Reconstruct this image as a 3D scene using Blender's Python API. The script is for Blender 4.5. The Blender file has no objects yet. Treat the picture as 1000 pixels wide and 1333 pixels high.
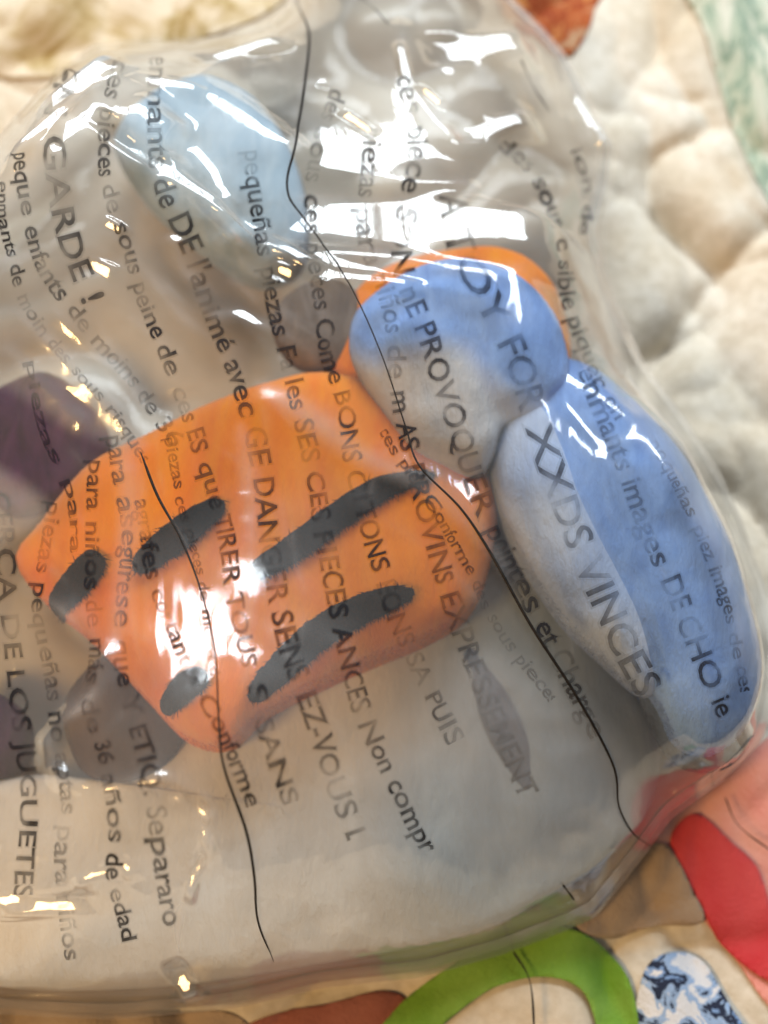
import bpy, bmesh, math, random
import numpy as np
from mathutils import Vector, Matrix
from mathutils.bvhtree import BVHTree

random.seed(7)
RNG = np.random.RandomState(11)
sc = bpy.context.scene
R = math.radians

# ------------------------------------------------------------------ camera
TILT = R(15)
DIST = 0.42
FOV = 2 * math.atan(0.1333 / DIST)
AIM = Vector((0, 0, 0.03))
cam_d = bpy.data.cameras.new('camera')
cam = bpy.data.objects.new('camera', cam_d)
sc.collection.objects.link(cam)
cam.location = AIM + DIST * Vector((0, -math.sin(TILT), math.cos(TILT)))
cam.rotation_euler = (TILT, 0, 0)
cam_d.sensor_fit = 'VERTICAL'
cam_d.angle = FOV
cam_d.clip_start = 0.01
cam_d.clip_end = 20
cam_d.dof.use_dof = True
cam_d.dof.focus_distance = DIST - 0.040
cam_d.dof.aperture_fstop = 3.9
sc.camera = cam
CP = np.array(cam.location)
CF = np.array((0, math.sin(TILT), -math.cos(TILT)))
CU = np.array((0, math.cos(TILT), math.sin(TILT)))
K = math.tan(FOV / 2) / 666.5


def W(px, py, z=0.0):
    """the point at height z that stands at a place of the 1000 x 1333 frame"""
    d = CF + K * (px - 500) * np.array((1, 0, 0)) + K * (666.5 - py) * CU
    t = (z - CP[2]) / d[2]
    p = CP + t * d
    return p


# ------------------------------------------------------------------ light: a window beyond the top of the bed, a warm lamp
world = bpy.data.worlds.new('World')
sc.world = world
world.use_nodes = True
bg = world.node_tree.nodes['Background']
bg.inputs[0].default_value = (0.80, 0.82, 0.86, 1)
bg.inputs[1].default_value = 0.16


def area(name, loc, target, sx, sy, radiance, col):
    l = bpy.data.lights.new(name, 'AREA')
    l.shape = 'RECTANGLE'
    l.size, l.size_y = sx, sy
    l.energy = radiance * math.pi * sx * sy
    l.color = col
    o = bpy.data.objects.new(name, l)
    sc.collection.objects.link(o)
    o.location = loc
    o.rotation_euler = (Vector(target) - Vector(loc)).to_track_quat('-Z', 'Y').to_euler()
    return o


WINDOW = Vector((0.12, 0.98, 0.86))
LAMP = Vector((-0.42, -0.30, 0.62))
for i in range(5):
    area('window_light', WINDOW + Vector((0.30 * (i - 2), 0, 0)), (0.1 * (i - 2), 0, 0.02), 0.26, 0.38, 18.0, (0.86, 0.94, 1.0))
area('lamp_light', LAMP, (0, 0, 0.02), 0.17, 0.17, 40, (1.0, 0.62, 0.25))
sc.view_settings.view_transform = 'Standard'
sc.view_settings.look = 'None'
sc.view_settings.exposure = 0.06
sc.view_settings.gamma = 1.0
sc.cycles.max_bounces = 5
sc.cycles.diffuse_bounces = 2
sc.cycles.adaptive_threshold = 0.02
sc.cycles.glossy_bounces = 2
sc.cycles.transparent_max_bounces = 16
sc.cycles.caustics_reflective = False
sc.cycles.caustics_refractive = False
sc.cycles.sample_clamp_indirect = 4


# ------------------------------------------------------------------ helpers
def nd(nt, t, **kw):
    n = nt.nodes.new(t)
    for k, v in kw.items():
        if k in n.inputs:
            n.inputs[k].default_value = v
        else:
            setattr(n, k, v)
    return n


def new_mat(name):
    m = bpy.data.materials.new(name)
    m.use_nodes = True
    nt = m.node_tree
    nt.nodes.clear()
    out = nt.nodes.new('ShaderNodeOutputMaterial')
    return m, nt, out


def ramp(nt, fac, stops, interp='LINEAR'):
    r = nt.nodes.new('ShaderNodeValToRGB')
    r.color_ramp.interpolation = interp
    e = r.color_ramp.elements
    while len(e) < len(stops):
        e.new(0.5)
    for el, (p, c) in zip(e, stops):
        el.position = p
        el.color = (*c, 1) if len(c) == 3 else c
    nt.links.new(fac, r.inputs[0])
    return r.outputs[0]


def coords(nt, scale=(1, 1, 1), rot=(0, 0, 0)):
    tc = nt.nodes.new('ShaderNodeTexCoord')
    mp = nt.nodes.new('ShaderNodeMapping')
    mp.inputs['Scale'].default_value = scale
    mp.inputs['Rotation'].default_value = rot
    nt.links.new(tc.outputs['Object'], mp.inputs[0])
    return mp.outputs[0]


def noise_tex(nt, vec, scale, detail=4, rough=0.55, dist=0.0):
    n = nt.nodes.new('ShaderNodeTexNoise')
    n.inputs['Scale'].default_value = scale
    n.inputs['Detail'].default_value = detail
    n.inputs['Roughness'].default_value = rough
    n.inputs['Distortion'].default_value = dist
    nt.links.new(vec, n.inputs['Vector'])
    return n.outputs['Fac']


def bump(nt, fac, strength, dist, normal=None):
    b = nt.nodes.new('ShaderNodeBump')
    b.inputs['Strength'].default_value = strength
    b.inputs['Distance'].default_value = dist
    nt.links.new(fac, b.inputs['Height'])
    if normal is not None:
        nt.links.new(normal, b.inputs['Normal'])
    return b.outputs[0]


def fabric_mat(name, stops, nscale=60, rot=0.0, stretch=(1, 1, 1), pile=0.0006, sheen=0.3, pscale=900, interp='LINEAR', dist=0.4):
    """woven or napped cloth: colour from a noise, fine nap relief"""
    m, nt, out = new_mat(name)
    v = coords(nt, stretch, (0, 0, rot))
    f = noise_tex(nt, v, nscale, 5, 0.6, dist)
    c = ramp(nt, f, stops, interp)
    p = nt.nodes.new('ShaderNodeBsdfPrincipled')
    p.inputs['Roughness'].default_value = 0.95
    p.inputs['Specular IOR Level'].default_value = 0.1
    p.inputs['Sheen Weight'].default_value = sheen
    p.inputs['Sheen Roughness'].default_value = 0.6
    nt.links.new(c, p.inputs['Base Color'])
    v2 = coords(nt, stretch, (0, 0, rot))
    f2 = noise_tex(nt, v2, pscale, 3, 0.7, 0.3)
    nt.links.new(bump(nt, f2, 0.8, pile), p.inputs['Normal'])
    nt.links.new(p.outputs[0], out.inputs[0])
    return m


def link(name, verts, faces, mat, parent=None, smooth=True):
    me = bpy.data.meshes.new(name)
    me.from_pydata([tuple(map(float, v)) for v in verts], [], [tuple(map(int, f)) for f in faces])
    me.materials.append(mat)
    if smooth:
        me.polygons.foreach_set('use_smooth', [True] * len(me.polygons))
    me.update()
    o = bpy.data.objects.new(name, me)
    sc.collection.objects.link(o)
    if parent is not None:
        o.parent = parent
    return o


def link_np(name, V, F, mat, parent=None):
    """quads / tris from arrays, quickly"""
    me = bpy.data.meshes.new(name)
    n, k = F.shape
    me.vertices.add(len(V))
    me.vertices.foreach_set('co', V.astype(np.float32).ravel())
    me.loops.add(n * k)
    me.loops.foreach_set('vertex_index', F.astype(np.int32).ravel())
    me.polygons.add(n)
    me.polygons.foreach_set('loop_start', np.arange(0, n * k, k, dtype=np.int32))
    me.polygons.foreach_set('use_smooth', np.ones(n, dtype=bool))
    me.materials.append(mat)
    me.update(calc_edges=True)
    me.validate()
    o = bpy.data.objects.new(name, me)
    sc.collection.objects.link(o)
    if parent is not None:
        o.parent = parent
    return o


def tag(o, label=None, cat=None, group=None, kind=None):
    if label: o['label'] = label
    if cat: o['category'] = cat
    if group: o['group'] = group
    if kind: o['kind'] = kind
    return o


def empty(name):
    o = bpy.data.objects.new(name, None)
    o.empty_display_size = 0.02
    sc.collection.objects.link(o)
    return o


def vnoise(X, Y, freq, seed):
    """smooth value noise, about -1..1"""
    r = np.random.RandomState(seed)
    T = r.uniform(-1, 1, (64, 64))
    x, y = X * freq + 37.3, Y * freq + 21.7
    xi, yi = np.floor(x).astype(int), np.floor(y).astype(int)
    fx, fy = x - xi, y - yi
    fx = fx * fx * fx * (fx * (fx * 6 - 15) + 10)
    fy = fy * fy * fy * (fy * (fy * 6 - 15) + 10)
    g = lambda a, b: T[b % 64, a % 64]
    return (g(xi, yi) * (1 - fx) + g(xi + 1, yi) * fx) * (1 - fy) + (g(xi, yi + 1) * (1 - fx) + g(xi + 1, yi + 1) * fx) * fy


def catmull(pts, n):
    """smooth polyline through points, n samples, evenly spaced"""
    P = np.array(pts, float)
    Q = np.vstack([2 * P[0] - P[1], P, 2 * P[-1] - P[-2]])
    out = []
    for i in range(1, len(Q) - 2):
        p0, p1, p2, p3 = Q[i - 1], Q[i], Q[i + 1], Q[i + 2]
        for t in np.linspace(0, 1, 24, endpoint=False):
            out.append(0.5 * ((2 * p1) + (p2 - p0) * t + (2 * p0 - 5 * p1 + 4 * p2 - p3) * t * t + (3 * p1 - p0 - 3 * p2 + p3) * t ** 3))
    out.append(Q[-2])
    out = np.array(out)
    s = np.r_[0, np.cumsum(np.linalg.norm(np.diff(out, axis=0), axis=1))]
    u = np.linspace(0, s[-1], n)
    return np.stack([np.interp(u, s, out[:, k]) for k in range(out.shape[1])], 1)


def closed_smooth(pts, n):
    P = np.array(pts, float)
    m = len(P)
    out = []
    for i in range(m):
        p0, p1, p2, p3 = P[i - 1], P[i], P[(i + 1) % m], P[(i + 2) % m]
        for t in np.linspace(0, 1, 16, endpoint=False):
            out.append(0.5 * ((2 * p1) + (p2 - p0) * t + (2 * p0 - 5 * p1 + 4 * p2 - p3) * t * t + (3 * p1 - p0 - 3 * p2 + p3) * t ** 3))
    out.append(out[0])
    out = np.array(out)
    s = np.r_[0, np.cumsum(np.linalg.norm(np.diff(out, axis=0), axis=1))]
    u = np.linspace(0, s[-1], n, endpoint=False)
    return np.stack([np.interp(u, s, out[:, k]) for k in range(out.shape[1])], 1)


def seg_dist(X, Y, poly, closed=False):
    """distance of every grid point to a polyline, the position along it (0..1) and the closest point"""
    P = np.asarray(poly, float)
    if closed:
        P = np.vstack([P, P[:1]])
    L = np.linalg.norm(np.diff(P, axis=0), axis=1)
    S = np.r_[0, np.cumsum(L)]
    best = np.full(X.shape, 1e9)
    along = np.zeros(X.shape)
    cx, cy = np.zeros(X.shape), np.zeros(X.shape)
    for i in range(len(P) - 1):
        a, d = P[i], P[i + 1] - P[i]
        t = np.clip(((X - a[0]) * d[0] + (Y - a[1]) * d[1]) / max(L[i] ** 2, 1e-14), 0, 1)
        qx, qy = a[0] + t * d[0], a[1] + t * d[1]
        D = (X - qx) ** 2 + (Y - qy) ** 2
        m = D < best
        best = np.where(m, D, best)
        along = np.where(m, (S[i] + t * L[i]) / S[-1], along)
        cx, cy = np.where(m, qx, cx), np.where(m, qy, cy)
    return np.sqrt(best), along, cx, cy


def inside(X, Y, poly):
    P = np.asarray(poly, float)
    r = np.zeros(X.shape, bool)
    j = len(P) - 1
    for i in range(len(P)):
        xi, yi, xj, yj = P[i, 0], P[i, 1], P[j, 0], P[j, 1]
        c = ((yi > Y) != (yj > Y)) & (X < (xj - xi) * (Y - yi) / (yj - yi + 1e-15) + xi)
        r ^= c
        j = i
    return r


def sheet(poly, step, zfun):
    """a dense sheet that fills an outline exactly: (V, F) with z from zfun(X, Y)"""
    P = np.asarray(poly, float)
    x0, y0 = P.min(0) - step
    x1, y1 = P.max(0) + step
    xs, ys = np.arange(x0, x1 + step, step), np.arange(y0, y1 + step, step)
    X, Y = np.meshgrid(xs, ys)
    ins = inside(X, Y, P)
    cell = ins[:-1, :-1] | ins[1:, :-1] | ins[:-1, 1:] | ins[1:, 1:]
    use = np.zeros(X.shape, bool)
    use[:-1, :-1] |= cell; use[1:, :-1] |= cell; use[:-1, 1:] |= cell; use[1:, 1:] |= cell
    mv = use & ~ins
    _, _, cx, cy = seg_dist(X[mv], Y[mv], P, True)
    X, Y = X.copy(), Y.copy()
    X[mv], Y[mv] = cx, cy
    idx = -np.ones(X.shape, int)
    idx[use] = np.arange(use.sum())
    V = np.stack([X[use], Y[use], zfun(X[use], Y[use])], 1)
    j, i = np.nonzero(cell)
    F = np.stack([idx[j, i], idx[j, i + 1], idx[j + 1, i + 1], idx[j + 1, i]], 1)
    return V, F


class Field:
    """a height stored on a grid"""
    def __init__(s, x0, y0, step, A):
        s.x0, s.y0, s.step, s.A = x0, y0, step, A

    def __call__(s, X, Y):
        X, Y = np.asarray(X, float), np.asarray(Y, float)
        ny, nx = s.A.shape
        u = np.clip((X - s.x0) / s.step, 0, nx - 1.001)
        v = np.clip((Y - s.y0) / s.step, 0, ny - 1.001)
        i, j = u.astype(int), v.astype(int)
        fu, fv = u - i, v - j
        A = s.A
        return (A[j, i] * (1 - fu) + A[j, i + 1] * fu) * (1 - fv) + (A[j + 1, i] * (1 - fu) + A[j + 1, i + 1] * fu) * fv


def on(field, px, py, lift=0.0):
    z = 0.03
    for _ in range(25):
        p = W(px, py, z)
        z = 0.5 * z + 0.5 * (float(field(p[0], p[1])) + lift)
    p = W(px, py, z)
    return p


# ------------------------------------------------------------------ materials
M = {}


def quilt_material():
    m, nt, out = new_mat('quilt_cotton')
    v = coords(nt)
    f = noise_tex(nt, v, 22, 4, 0.55, 0.6)
    c1 = ramp(nt, f, [(0.26, (0.62, 0.51, 0.37)), (0.46, (0.68, 0.60, 0.48)), (0.68, (0.74, 0.69, 0.60))])
    f3 = noise_tex(nt, coords(nt, (1, 1, 1), (0, 0, 0.6)), 260, 3, 0.6, 0.2)
    c3 = ramp(nt, f3, [(0.35, (0.86, 0.84, 0.80)), (0.65, (1, 1, 1))])
    mx = nd(nt, 'ShaderNodeMix', data_type='RGBA', blend_type='MULTIPLY')
    mx.inputs[0].default_value = 1
    nt.links.new(c1, mx.inputs[6]); nt.links.new(c3, mx.inputs[7])
    p = nt.nodes.new('ShaderNodeBsdfPrincipled')
    p.inputs['Roughness'].default_value = 0.9
    p.inputs['Specular IOR Level'].default_value = 0.15
    p.inputs['Sheen Weight'].default_value = 0.15
    nt.links.new(mx.outputs[2], p.inputs['Base Color'])
    # weave
    w1 = nd(nt, 'ShaderNodeTexWave', wave_type='BANDS', bands_direction='X')
    w1.inputs['Scale'].default_value = 420; w1.inputs['Distortion'].default_value = 1.2
    w2 = nd(nt, 'ShaderNodeTexWave', wave_type='BANDS', bands_direction='Y')
    w2.inputs['Scale'].default_value = 420; w2.inputs['Distortion'].default_value = 1.2
    nt.links.new(coords(nt, (1, 1, 1), (0, 0, 0.5)), w1.inputs[0])
    nt.links.new(coords(nt, (1, 1, 1), (0, 0, 0.5)), w2.inputs[0])
    ad = nd(nt, 'ShaderNodeMath', operation='ADD')
    nt.links.new(w1.outputs['Fac'], ad.inputs[0]); nt.links.new(w2.outputs['Fac'], ad.inputs[1])
    b = bump(nt, ad.outputs[0], 0.35, 0.0002)
    b = bump(nt, noise_tex(nt, v, 160, 4, 0.6), 0.6, 0.0009, b)
    nt.links.new(b, p.inputs['Normal'])
    nt.links.new(p.outputs[0], out.inputs[0])
    return m


def film_material(name, tint=(0.995, 0.995, 0.99), rough=0.07, veil=False, spec=2.0, milk=0.02, body=(0.90, 0.90, 0.90)):
    """thin clear polythene: straight-through light, surface gloss by angle, milky where it is creased"""
    m, nt, out = new_mat(name)
    tr = nt.nodes.new('ShaderNodeBsdfTransparent')
    tr.inputs[0].default_value = (*tint, 1)
    df = nt.nodes.new('ShaderNodeBsdfDiffuse'); df.inputs[0].default_value = (*body, 1)
    tl = nt.nodes.new('ShaderNodeBsdfTranslucent'); tl.inputs[0].default_value = (*body, 1)
    dm = nt.nodes.new('ShaderNodeMixShader'); dm.inputs[0].default_value = 0.5
    nt.links.new(df.outputs[0], dm.inputs[1]); nt.links.new(tl.outputs[0], dm.inputs[2])
    gl = nt.nodes.new('ShaderNodeBsdfGlossy'); gl.inputs['Roughness'].default_value = rough
    gl.inputs[0].default_value = (1, 1, 1, 1)
    g2 = nt.nodes.new('ShaderNodeBsdfGlossy'); g2.inputs['Roughness'].default_value = 0.34
    g2.inputs[0].default_value = (1, 1, 1, 1)
    gm = nt.nodes.new('ShaderNodeMixShader'); gm.inputs[0].default_value = 0.17
    nt.links.new(gl.outputs[0], gm.inputs[1]); nt.links.new(g2.outputs[0], gm.inputs[2])
    m1 = nt.nodes.new('ShaderNodeMixShader')
    if milk is None:
        at0 = nd(nt, 'ShaderNodeAttribute', attribute_name='milk')
        nt.links.new(at0.outputs['Fac'], m1.inputs[0])
    else:
        m1.inputs[0].default_value = milk
    nt.links.new(tr.outputs[0], m1.inputs[1]); nt.links.new(dm.outputs[0], m1.inputs[2])
    fr = nt.nodes.new('ShaderNodeFresnel'); fr.inputs[0].default_value = 1.5
    f2 = nd(nt, 'ShaderNodeMath', operation='MULTIPLY'); f2.inputs[1].default_value = spec; f2.use_clamp = True
    nt.links.new(fr.outputs[0], f2.inputs[0])
    f3 = nd(nt, 'ShaderNodeMath', operation='MINIMUM'); f3.inputs[1].default_value = 0.5
    nt.links.new(f2.outputs[0], f3.inputs[0])
    m2 = nt.nodes.new('ShaderNodeMixShader')
    nt.links.new(f3.outputs[0], m2.inputs[0]); nt.links.new(m1.outputs[0], m2.inputs[1]); nt.links.new(gm.outputs[0], m2.inputs[2])
    last = m2
    if veil:      # a pleat thins out towards its border
        at = nd(nt, 'ShaderNodeAttribute', attribute_name='veil')
        t2 = nt.nodes.new('ShaderNodeBsdfTransparent')
        m3 = nt.nodes.new('ShaderNodeMixShader')
        nt.links.new(at.outputs['Fac'], m3.inputs[0]); nt.links.new(t2.outputs[0], m3.inputs[1]); nt.links.new(m2.outputs[0], m3.inputs[2])
        last = m3
    nt.links.new(last.outputs[0], out.inputs[0])
    return m


def ink_material():
    m, nt, out = new_mat('black_ink')
    df = nt.nodes.new('ShaderNodeBsdfDiffuse'); df.inputs[0].default_value = (0.018, 0.018, 0.022, 1)
    tr = nt.nodes.new('ShaderNodeBsdfTransparent')
    at = nd(nt, 'ShaderNodeAttribute', attribute_name='wear')
    mx = nt.nodes.new('ShaderNodeMixShader')
    nt.links.new(at.outputs['Fac'], mx.inputs[0]); nt.links.new(tr.outputs[0], mx.inputs[1]); nt.links.new(df.outputs[0], mx.inputs[2])
    nt.links.new(mx.outputs[0], out.inputs[0])
    return m


def set_attr(o, name, vals):
    at = o.data.attributes.new(name, 'FLOAT', 'POINT')
    at.data.foreach_set('value', np.asarray(vals, np.float32))


def thread_material():
    m, nt, out = new_mat('black_thread')
    p = nt.nodes.new('ShaderNodeBsdfPrincipled')
    f = noise_tex(nt, coords(nt), 900, 2)
    nt.links.new(ramp(nt, f, [(0.3, (0.006, 0.005, 0.005)), (0.7, (0.022, 0.018, 0.016))]), p.inputs['Base Color'])
    p.inputs['Roughness'].default_value = 0.6
    p.inputs['Specular IOR Level'].default_value = 0.2
    nt.links.new(p.outputs[0], out.inputs[0])
    return m


def plush_mat(name, dark, light, scale=70, rot=0.0, pile=0.0006, sheen=0.25):
    return fabric_mat(name, [(0.3, dark), (0.7, light)], scale, rot, (2.2, 0.7, 1), pile, sheen, 420, dist=0.8)


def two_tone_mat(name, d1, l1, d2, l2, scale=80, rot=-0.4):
    """plush in two colours that run into each other (vertex attribute tone: 0 first, 1 second)"""
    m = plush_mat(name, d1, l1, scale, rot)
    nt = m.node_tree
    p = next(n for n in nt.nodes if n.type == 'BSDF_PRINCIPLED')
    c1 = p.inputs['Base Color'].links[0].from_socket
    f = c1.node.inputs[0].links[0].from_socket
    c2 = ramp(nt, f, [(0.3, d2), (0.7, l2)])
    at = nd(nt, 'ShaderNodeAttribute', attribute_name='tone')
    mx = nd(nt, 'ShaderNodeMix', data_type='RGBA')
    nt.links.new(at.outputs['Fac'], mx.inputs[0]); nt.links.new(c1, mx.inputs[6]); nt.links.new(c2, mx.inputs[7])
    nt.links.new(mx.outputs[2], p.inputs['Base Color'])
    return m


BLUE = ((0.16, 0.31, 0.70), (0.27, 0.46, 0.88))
PALE_LIGHT = ((0.50, 0.60, 0.78), (0.70, 0.78, 0.90))  # light on the blue arm, painted as a paler tone
CREAM = ((0.60, 0.60, 0.62), (0.78, 0.77, 0.76))
M['arm'] = two_tone_mat('blue_plush_painted_light', *PALE_LIGHT, *BLUE)
M['paw'] = two_tone_mat('blue_and_cream_plush', *CREAM, *BLUE)
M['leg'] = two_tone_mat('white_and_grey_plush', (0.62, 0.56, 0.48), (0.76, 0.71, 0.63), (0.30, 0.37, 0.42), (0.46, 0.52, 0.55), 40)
M['quilt'] = quilt_material()
M['film'] = film_material('clear_polythene', milk=None)
M['film_back'] = film_material('clear_polythene_back', milk=0.36, spec=0.6, body=(0.92, 0.86, 0.78))
M['film_fold'] = film_material('folded_polythene', rough=0.14, veil=True, milk=0.16)
M['film_fog'] = film_material('milky_polythene', rough=0.2, veil=True, milk=0.27)
M['film_edge'] = film_material('sealed_polythene', rough=0.12, milk=0.26)
M['ink'] = ink_material()
M['thread'] = thread_material()
M['orange'] = plush_mat('orange_plush', (0.92, 0.20, 0.001), (1.0, 0.32, 0.004), 40, 0.5, 0.0006)
M['black'] = plush_mat('black_plush', (0.008, 0.007, 0.006), (0.022, 0.019, 0.015), 90, 0.5, sheen=0.03)
M['paleblue'] = plush_mat('pale_blue_plush', (0.30, 0.43, 0.54), (0.48, 0.60, 0.68), 80, -0.4)
M['slate'] = plush_mat('slate_blue_plush', (0.055, 0.09, 0.16), (0.13, 0.18, 0.26), 80, -0.4)
M['brown'] = plush_mat('brown_plush', (0.050, 0.026, 0.014), (0.10, 0.055, 0.030), 70, 0.2, sheen=0.05)
M['umber_lump'] = plush_mat('umber_plush', (0.11, 0.08, 0.06), (0.24, 0.18, 0.135), 70, 0.4, sheen=0.05)
M['purple'] = plush_mat('purple_plush', (0.014, 0.003, 0.018), (0.08, 0.022, 0.085), 90, 0.7, sheen=0.05)

# ------------------------------------------------------------------ the quilt
QX0, QY0, QS = -0.30, -0.34, 0.0014
qx = np.arange(QX0, 0.30, QS)
qy = np.arange(QY0, 0.36, QS)
X, Y = np.meshgrid(qx, qy)


def pxs(pts, z=0.0):
    return np.array([W(a, b, z)[:2] for a, b in pts])


wx = X + 0.010 * vnoise(X, Y, 30, 3)
wy = Y + 0.010 * vnoise(X, Y, 30, 4)
Q = 0.0038 * (np.abs(vnoise(wx * 0.8 + wy * 0.6, wy * 0.8 - wx * 0.6, 26, 5)) ** 0.6 * 2.0 - 1)
Q += 0.0013 * (np.abs(vnoise(wx, wy, 62, 6)) ** 0.7 * 2.0 - 1)
Q += 0.0022 * vnoise(X, Y, 16, 8)
Q += 0.0002 * vnoise(X, Y, 150, 9)
for pts, dep, wid in [
        ([(640, 760), (770, 600), (845, 490), (905, 395), (1000, 300), (1150, 200)], 0.0055, 0.0050),
        ([(845, 490), (900, 640), (1010, 790), (1150, 900)], 0.0035, 0.0050),
        ([(905, 395), (880, 300), (780, 240), (600, 160)], 0.0036, 0.0045),
        ([(930, -80), (890, 20), (800, 150), (760, 260)], 0.0034, 0.0050),
        ([(870, -60), (905, 20), (955, 150), (1000, 260), (1080, 420)], 0.0030, 0.0035),
        ([(1000, 560), (940, 470), (905, 395)], 0.0030, 0.0050),
        ([(690, -60), (660, 10), (640, 90)], 0.0030, 0.0035),
        ([(-120, 60), (10, 105), (120, 160), (320, 260)], 0.0030, 0.0030),
        ([(-100, 1250), (200, 1240), (480, 1290), (800, 1240), (1150, 1210)], 0.0030, 0.0045),
        ([(820, 1100), (870, 1210), (1010, 1370)], 0.0030, 0.0040)]:
    P = catmull(pxs(pts), 30)
    d, a, _, _ = seg_dist(X, Y, P)
    Q -= dep * np.exp(-d / wid) * (0.8 + 0.4 * vnoise(X, Y, 60, 14))
Q -= Q.mean()
Q = np.clip(Q, -0.012, 0.007)
quilt_z = Field(QX0, QY0, QS, Q)
ny, nx = X.shape
V = np.stack([X.ravel(), Y.ravel(), Q.ravel()], 1)
ii, jj = np.meshgrid(np.arange(nx - 1), np.arange(ny - 1))
b0 = (jj * nx + ii).ravel()
quilt = link_np('quilt', V, np.stack([b0, b0 + 1, b0 + nx + 1, b0 + nx], 1), M['quilt'])
tag(quilt, 'crumpled cream patchwork quilt lying under the clear bag', 'quilt')


def patch(name, pts, mat, label=None, lift=0.0005, n=90, smooth=True):
    P = pxs(pts)
    P = closed_smooth(P, n) if smooth else P
    V, F = sheet(P, 0.0016, lambda x, y: quilt_z(x, y) + lift + 0.0002 * vnoise(x, y, 200, 2))
    o = link_np(name, V, F, mat, quilt)
    s = o.modifiers.new('thickness', 'SOLIDIFY')
    s.thickness = 0.0003
    s.offset = 1
    if label: o['label'] = label
    return o


M['p_rust'] = fabric_mat('rust_paisley', [(0.30, (0.55, 0.40, 0.24)), (0.44, (0.40, 0.10, 0.025)), (0.54, (0.26, 0.040, 0.012)), (0.62, (0.60, 0.24, 0.07))], 75, 0.3, sheen=0.1, dist=1.2)
M['p_leaf'] = fabric_mat('green_leaf_print', [(0.36, (0.66, 0.65, 0.54)), (0.48, (0.44, 0.50, 0.38)), (0.54, (0.24, 0.33, 0.25)), (0.64, (0.62, 0.62, 0.50))], 48, 0.5, (2.4, 0.8, 1), sheen=0.1, dist=1.0)
M['p_olive'] = fabric_mat('olive_flower_print', [(0.44, (0.72, 0.62, 0.47)), (0.53, (0.52, 0.40, 0.22)), (0.60, (0.36, 0.25, 0.09)), (0.70, (0.62, 0.48, 0.32))], 34, 0.2, sheen=0.1, dist=0.8)
M['p_red'] = fabric_mat('red_cotton', [(0.3, (0.52, 0.030, 0.036)), (0.7, (0.62, 0.080, 0.080))], 40, sheen=0.1)
M['p_pink'] = fabric_mat('pink_cotton', [(0.3, (0.74, 0.24, 0.20)), (0.7, (0.74, 0.40, 0.32))], 30, sheen=0.1)
M['p_brown'] = fabric_mat('brown_cotton', [(0.3, (0.30, 0.21, 0.14)), (0.7, (0.44, 0.34, 0.25))], 40, sheen=0.1)
M['p_green'] = fabric_mat('lime_green_cotton', [(0.3, (0.13, 0.28, 0.018)), (0.7, (0.26, 0.43, 0.08))], 40, sheen=0.1)
M['p_blue'] = fabric_mat('blue_flower_print', [(0.36, (0.70, 0.70, 0.72)), (0.45, (0.30, 0.42, 0.62)), (0.52, (0.022, 0.03, 0.06)), (0.60, (0.20, 0.32, 0.55)), (0.66, (0.72, 0.70, 0.70))], 105, 0.4, sheen=0.1, interp='CONSTANT', dist=0.6)
M['p_wine'] = fabric_mat('wine_red_cotton', [(0.3, (0.24, 0.07, 0.055)), (0.7, (0.38, 0.15, 0.11))], 40, sheen=0.1)
M['p_white'] = fabric_mat('white_cotton', [(0.3, (0.70, 0.68, 0.62)), (0.7, (0.80, 0.79, 0.74))], 40, sheen=0.1)

patch('fabric_patch', [(655, -40), (650, 8), (690, 40), (735, 76), (762, 50), (775, 10), (790, -40)], M['p_rust'], 'rust and orange printed cotton patch')
patch('fabric_patch', [(890, -40), (905, 10), (935, 110), (965, 190), (1010, 290), (1090, 420), (1180, 300), (1100, -40)], M['p_leaf'], 'white patch with a green leaf print')
patch('fabric_patch', [(-90, -60), (-60, 60), (40, 100), (110, 88), (230, 62), (330, 30), (375, -10), (380, -60)], M['p_olive'], 'cream patch with an olive flower print')
patch('fabric_patch', [(830, 1100), (870, 1062), (940, 1015), (1020, 950), (1090, 1000), (1090, 1330), (1010, 1320), (950, 1240), (890, 1170)], M['p_pink'], 'pale pink cotton patch')
patch('fabric_patch', [(872, 1098), (905, 1058), (950, 1095), (985, 1130), (1005, 1190), (1040, 1290), (985, 1270), (935, 1225), (905, 1170)], M['p_red'], 'bright red cotton patch', lift=0.0014)
patch('fabric_patch', [(745, 1200), (790, 1150), (830, 1106), (868, 1102), (895, 1150), (912, 1200), (850, 1206), (790, 1222)], M['p_brown'], 'brown cotton patch', lift=0.0020)
patch('fabric_patch', [(260, 1375), (340, 1326), (430, 1306), (500, 1290), (535, 1310), (520, 1375), (400, 1400)], M['p_wine'], 'wine red cotton patch')
patch('fabric_patch', [(-80, 1300), (60, 1303), (200, 1318), (310, 1322), (330, 1400), (100, 1420), (-80, 1400)], M['p_brown'], 'dark brown strip painted for the shadow of the bag')  # shadow below the bag, laid as a brown sheet
patch('fabric_patch', [(838, 1262), (905, 1244), (950, 1310), (985, 1380), (900, 1420), (830, 1390)], M['p_blue'], 'blue and white flower print patch', lift=0.0014)
# curved lime ribbon
cen = catmull(np.array([(505, 1370), (560, 1310), (640, 1256), (715, 1238), (775, 1265), (800, 1320), (805, 1390)], float), 40)
tan_ = np.gradient(cen, axis=0)
tan_ /= np.linalg.norm(tan_, axis=1)[:, None]
nor_ = np.stack([-tan_[:, 1], tan_[:, 0]], 1)
hw = np.interp(np.linspace(0, 1, 40), [0, 0.35, 0.55, 1], [30, 26, 34, 26])[:, None]
patch('green_ribbon', [tuple(p) for p in np.vstack([cen + nor_ * hw, (cen - nor_ * hw)[::-1]])], M['p_green'], 'lime green curved ribbon', lift=0.0018, smooth=False)

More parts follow.
